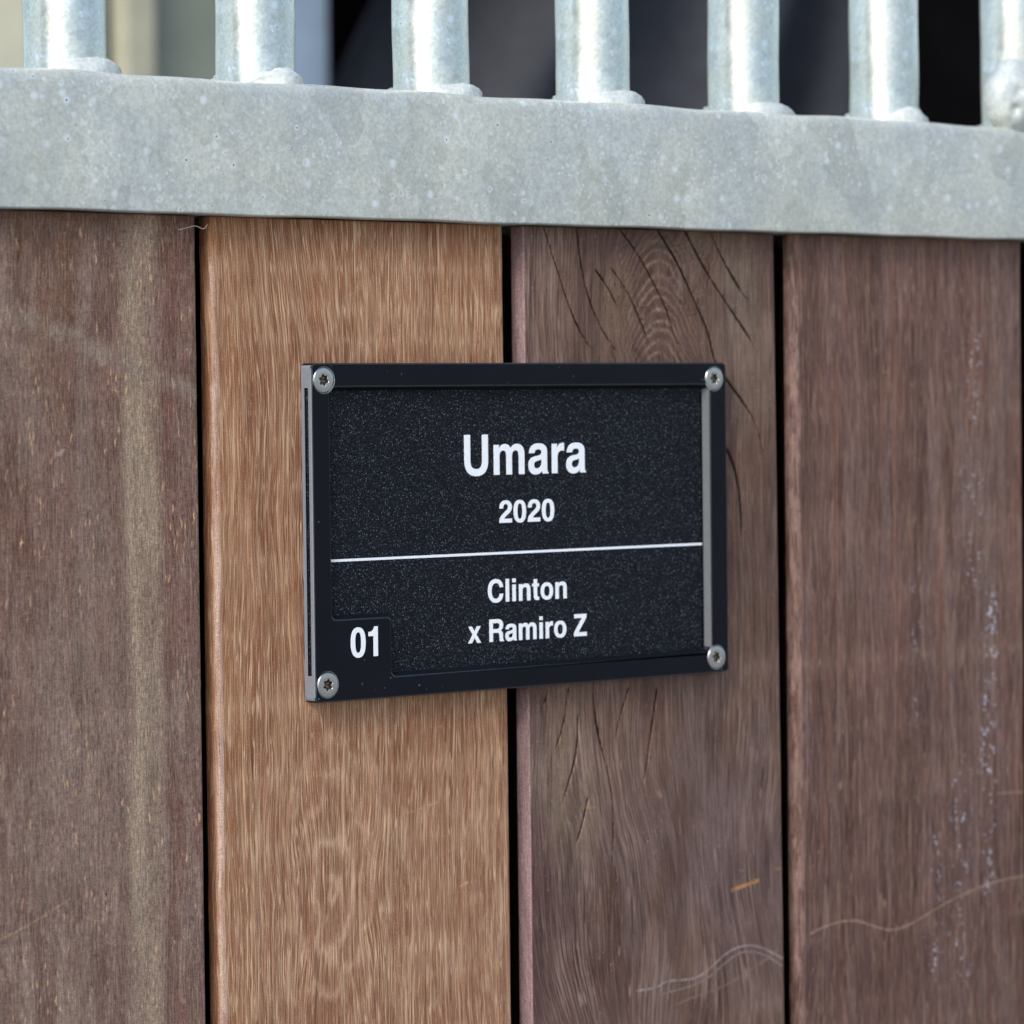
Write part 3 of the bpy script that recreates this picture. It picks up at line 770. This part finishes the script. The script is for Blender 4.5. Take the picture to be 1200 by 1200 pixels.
# lettering: outlines drawn in font units (1000 per em), M/L/C/Z commands
GL = {
 'U': (722, 'M 70 720 L 70 270 C 70 80 170 -16 361 -16 C 552 -16 652 80 652 270 L 652 720 L 508 720 L 508 262 C 508 160 460 110 361 110 C 262 110 214 160 214 262 L 214 720 Z'),
 'm': (889, 'M 64 531 L 192 531 L 192 462 C 228 518 278 546 342 546 C 408 546 458 520 484 462 C 522 520 576 546 640 546 C 756 546 826 480 826 360 L 826 0 L 688 0 L 688 320 C 688 395 662 430 602 430 C 542 430 514 390 514 315 L 514 0 L 376 0 L 376 320 C 376 395 352 430 296 430 C 234 430 202 388 202 312 L 202 0 L 64 0 Z'),
 'a': (556, 'M 182 371 L 50 371 C 58 490 140 546 290 546 C 430 546 502 492 502 400 L 502 112 C 502 55 510 30 534 16 L 534 0 L 392 0 C 384 15 380 30 376 52 C 336 8 280 -14 205 -14 C 100 -14 32 45 32 148 C 32 245 85 295 190 313 L 300 328 C 345 335 364 350 364 382 C 364 420 335 438 278 438 C 222 438 190 420 182 371 Z M 365 262 C 350 250 330 244 290 237 L 250 230 C 195 220 170 200 170 158 C 170 118 195 96 240 96 C 310 96 365 138 365 205 Z'),
 'r': (389, 'M 62 531 L 192 531 L 192 440 C 222 510 272 546 342 546 L 374 543 L 374 402 C 357 406 342 407 322 407 C 238 407 202 362 202 275 L 202 0 L 62 0 Z'),
 '2': (556, 'M 42 452 C 44 620 130 710 285 710 C 430 710 524 628 524 500 C 524 405 480 345 380 275 C 290 212 240 172 218 126 L 524 126 L 524 0 L 28 0 C 32 130 80 215 230 325 C 330 398 380 430 380 495 C 380 555 342 592 283 592 C 215 592 180 545 178 452 Z'),
 '0': (556, 'M 278 710 C 440 710 523 590 523 350 C 523 105 440 -14 278 -14 C 116 -14 33 105 33 350 C 33 590 116 710 278 710 Z M 278 594 C 204 594 177 515 177 350 C 177 180 204 102 278 102 C 352 102 379 180 379 350 C 379 515 352 594 278 594 Z'),
 '1': (556, 'M 378 710 L 378 0 L 236 0 L 236 482 L 70 482 L 70 582 C 180 584 250 622 268 710 Z'),
 'C': (722, 'M 682 470 C 665 640 550 735 375 735 C 170 735 42 590 42 357 C 42 125 170 -16 375 -16 C 555 -16 670 90 684 262 L 540 262 C 528 165 470 110 375 110 C 258 110 190 200 190 357 C 190 515 258 608 378 608 C 465 608 522 560 540 470 Z'),
 'l': (278, 'M 69 720 L 209 720 L 209 0 L 69 0 Z'),
 'i': (278, 'M 69 531 L 209 531 L 209 0 L 69 0 Z M 69 722 L 209 722 L 209 602 L 69 602 Z'),
 'n': (611, 'M 64 531 L 196 531 L 196 457 C 232 516 286 546 356 546 C 478 546 550 480 550 355 L 550 0 L 410 0 L 410 315 C 410 392 382 430 315 430 C 244 430 204 388 204 310 L 204 0 L 64 0 Z'),
 't': (333, 'M 305 525 L 305 432 L 224 432 L 224 170 C 224 118 234 102 276 102 C 287 102 297 103 306 104 L 306 0 C 284 -4 262 -8 232 -8 C 128 -8 84 30 84 130 L 84 432 L 15 432 L 15 525 L 84 525 L 84 668 L 224 668 L 224 525 Z'),
 'o': (611, 'M 306 546 C 470 546 572 440 572 266 C 572 92 470 -14 306 -14 C 142 -14 40 92 40 266 C 40 440 142 546 306 546 Z M 306 432 C 226 432 180 372 180 266 C 180 160 226 100 306 100 C 386 100 432 160 432 266 C 432 372 386 432 306 432 Z'),
 'x': (556, 'M 357 272 L 542 531 L 388 531 L 280 372 L 172 531 L 12 531 L 199 268 L 8 0 L 165 0 L 277 166 L 390 0 L 550 0 Z'),
 'R': (722, 'M 75 720 L 430 720 C 580 720 662 645 662 525 C 662 440 622 380 547 352 C 627 325 647 280 650 180 C 652 90 657 50 692 25 L 692 0 L 532 0 C 512 30 510 70 508 150 C 506 250 480 285 385 285 L 221 285 L 221 0 L 75 0 Z M 221 597 L 221 405 L 400 405 C 475 405 514 438 514 500 C 514 565 475 597 400 597 Z'),
 'Z': (611, 'M 40 720 L 577 720 L 577 604 L 215 127 L 587 127 L 587 0 L 25 0 L 25 120 L 386 593 L 40 593 Z'),
 ' ': (278, ''),
}
def flatten(path):
    out, cur = [], []; tk = path.split(); i = 0
    while i < len(tk):
        c = tk[i]; i += 1
        if c == 'M' or c == 'L': cur.append((float(tk[i]), float(tk[i + 1]))); i += 2
        elif c == 'C':
            p0 = cur[-1]; p1, p2, p3 = [(float(tk[i + 2 * k]), float(tk[i + 2 * k + 1])) for k in range(3)]; i += 6
            for s in range(1, 9):
                t = s / 8; u = 1 - t
                cur.append(tuple(u ** 3 * p0[k] + 3 * u * u * t * p1[k] + 3 * u * t * t * p2[k] + t ** 3 * p3[k] for k in (0, 1)))
        elif c == 'Z':
            if abs(cur[0][0] - cur[-1][0]) + abs(cur[0][1] - cur[-1][1]) < 1: cur.pop()
            out.append(cur); cur = []
    return out
def word(txt, x0, x1, zb, cap, y, name, track=0):
    """raised lettering filling x0..x1 on the plane y; one mesh for one printed line"""
    bm = bmesh.new(); pen = 0; glyphs = []
    for ch in txt:
        adv, p = GL[ch]; glyphs.append([[(a + pen, b) for a, b in L] for L in flatten(p)]); pen += adv + track
    xs = [a for g in glyphs for L in g for a, b in L]; lo, hi = min(xs), max(xs); sx = (x1 - x0) / (hi - lo); sz = cap / 720.0
    th = .00016
    for g in glyphs:
        if not g: continue
        es = []; fr = []
        for L in g:
            vsx = [bm.verts.new((x0 + (a - lo) * sx, y - th, zb + b * sz)) for a, b in L]
            bk = [bm.verts.new((v.co.x, y + .00005, v.co.z)) for v in vsx]
            for i in range(len(vsx)):
                j = (i + 1) % len(vsx)
                es.append(bm.edges.new((vsx[i], vsx[j]))); bm.faces.new((vsx[i], vsx[j], bk[j], bk[i]))
        bmesh.ops.triangle_fill(bm, use_beauty=True, use_dissolve=False, edges=es)
    for f in bm.faces:
        f.normal_update()
    o = from_bm(name, bm, M_white)
    return on_plate(o)
PY = F + .0024
word('Umara', .0600, .1095, .0657, .0124, PY, 'lettering', 8)
word('2020', .0737, .0961, .0509, .0070, PY, 'lettering', 10)
word('Clinton', .0688, .1009, .0266, .0070, PY, 'lettering', 8)
word('x Ramiro Z', .0607, .1091, .0145, .0069, PY, 'lettering', 6)
word('01', .0134, .0236, .0128, .0090, F, 'stall_number', 0)
on_plate(from_bm('divider_line', box_bm(.0078, .1592, PY - .00016, PY + .0001, .04125, .0420), M_white))

# ---------------------------------------------------------------- fibre caught in the joint
cu = bpy.data.curves.new('straw_fibre', 'CURVE'); cu.dimensions = '3D'
spl = cu.splines.new('BEZIER')
pts = [(-43.5, -.5, 138.2), (-40.5, -1.0, 138.9), (-37.8, -.9, 139.4), (-35.4, -1.6, 138.7), (-33.9, -1.3, 139.9)]
spl.bezier_points.add(len(pts) - 1)
for bp, p in zip(spl.bezier_points, pts):
    bp.co = Vector(p) / 1000; bp.handle_left_type = bp.handle_right_type = 'AUTO'
cu.bevel_depth = .00011; cu.bevel_resolution = 2
fo = bpy.data.objects.new('tmp', cu); COL.objects.link(fo)
me = bpy.data.meshes.new_from_object(fo.evaluated_get(bpy.context.evaluated_depsgraph_get()))
bpy.data.objects.remove(fo)
fib = link('straw_fibre', me, simple('straw', (0.55, 0.50, 0.42), .6, nscale=400))
tag(fib, 'thin pale straw fibre caught in the plank joint just under the rail', 'straw')

# ---------------------------------------------------------------- stable interior behind the bars
GZ = -1.25
wall = empty('partition_wall', (1.0, 1.52, GZ))
tag(wall, 'partition wall of upright painted boards standing out of focus behind the left bars', 'wall')
WPm = Matrix.Translation(-wall.location)
boards = [(.50, .888, (0.60, 0.57, 0.42), 1.50, 'pale cream board'), (.892, .968, (0.36, 0.43, 0.39), 1.515, 'grey-green board'),
          (.969, .998, (0.40, 0.38, 0.28), 1.49, 'tan batten'), (1.012, 1.118, (0.22, 0.24, 0.19), 1.515, 'olive grey board'),
          (1.124, 1.168, (0.28, 0.37, 0.48), 1.49, 'pale blue-grey post')]
for a, b, c, y, lb in boards:
    o = from_bm('board', box_bm(a, b, y, y + .022, GZ, .95, .003), simple('paint_' + lb.replace(' ', '_').replace('-', '_'), c, .6, nscale=30, var=.12, bump=.1, bd=.001))
    o.parent = wall; o.matrix_parent_inverse = WPm; o['label'] = lb
o = from_bm('back_panel', box_bm(.45, 3.2, 1.56, 1.60, GZ, 1.0), simple('unlit_interior_black', (0.0035, 0.003, 0.003), .9, 0, .05, nscale=20, var=.4))  # near-black colour stands for the unlit interior
o.parent = wall; o.matrix_parent_inverse = WPm

def rug():
    bm = bmesh.new(); nx, nz = 150, 100; rows = []
    for j in range(nz + 1):
        v = j / nz; row = []
        for i in range(nx + 1):
            u = i / nx; x = 1.156 + u * .585; z = -.75 + v * 1.65
            s = (x - .42 * (z - .38))
            y = 1.44 + .040 * math.sin(s * 31 + 2.2 + 1.3 * math.sin(z * 4 + x * 2)) + .012 * math.sin(s * 57 + 1.1 + z * 6) + .02 * math.sin(z * 7 + x * 5)
            row.append(bm.verts.new((x, y, z)))
        rows.append(row)
    for a, b in zip(rows[:-1], rows[1:]):
        for i in range(nx): bm.faces.new((a[i], a[i + 1], b[i + 1], b[i]))
    bmesh.ops.solidify(bm, geom=bm.faces[:], thickness=.006)
    return from_bm('horse_rug', bm, simple('navy_cloth', (0.040, 0.045, 0.062), .6, nscale=60, var=.3), None, True)
tag(rug(), 'dark navy horse rug hanging in soft folds behind the middle bars', 'horse rug')
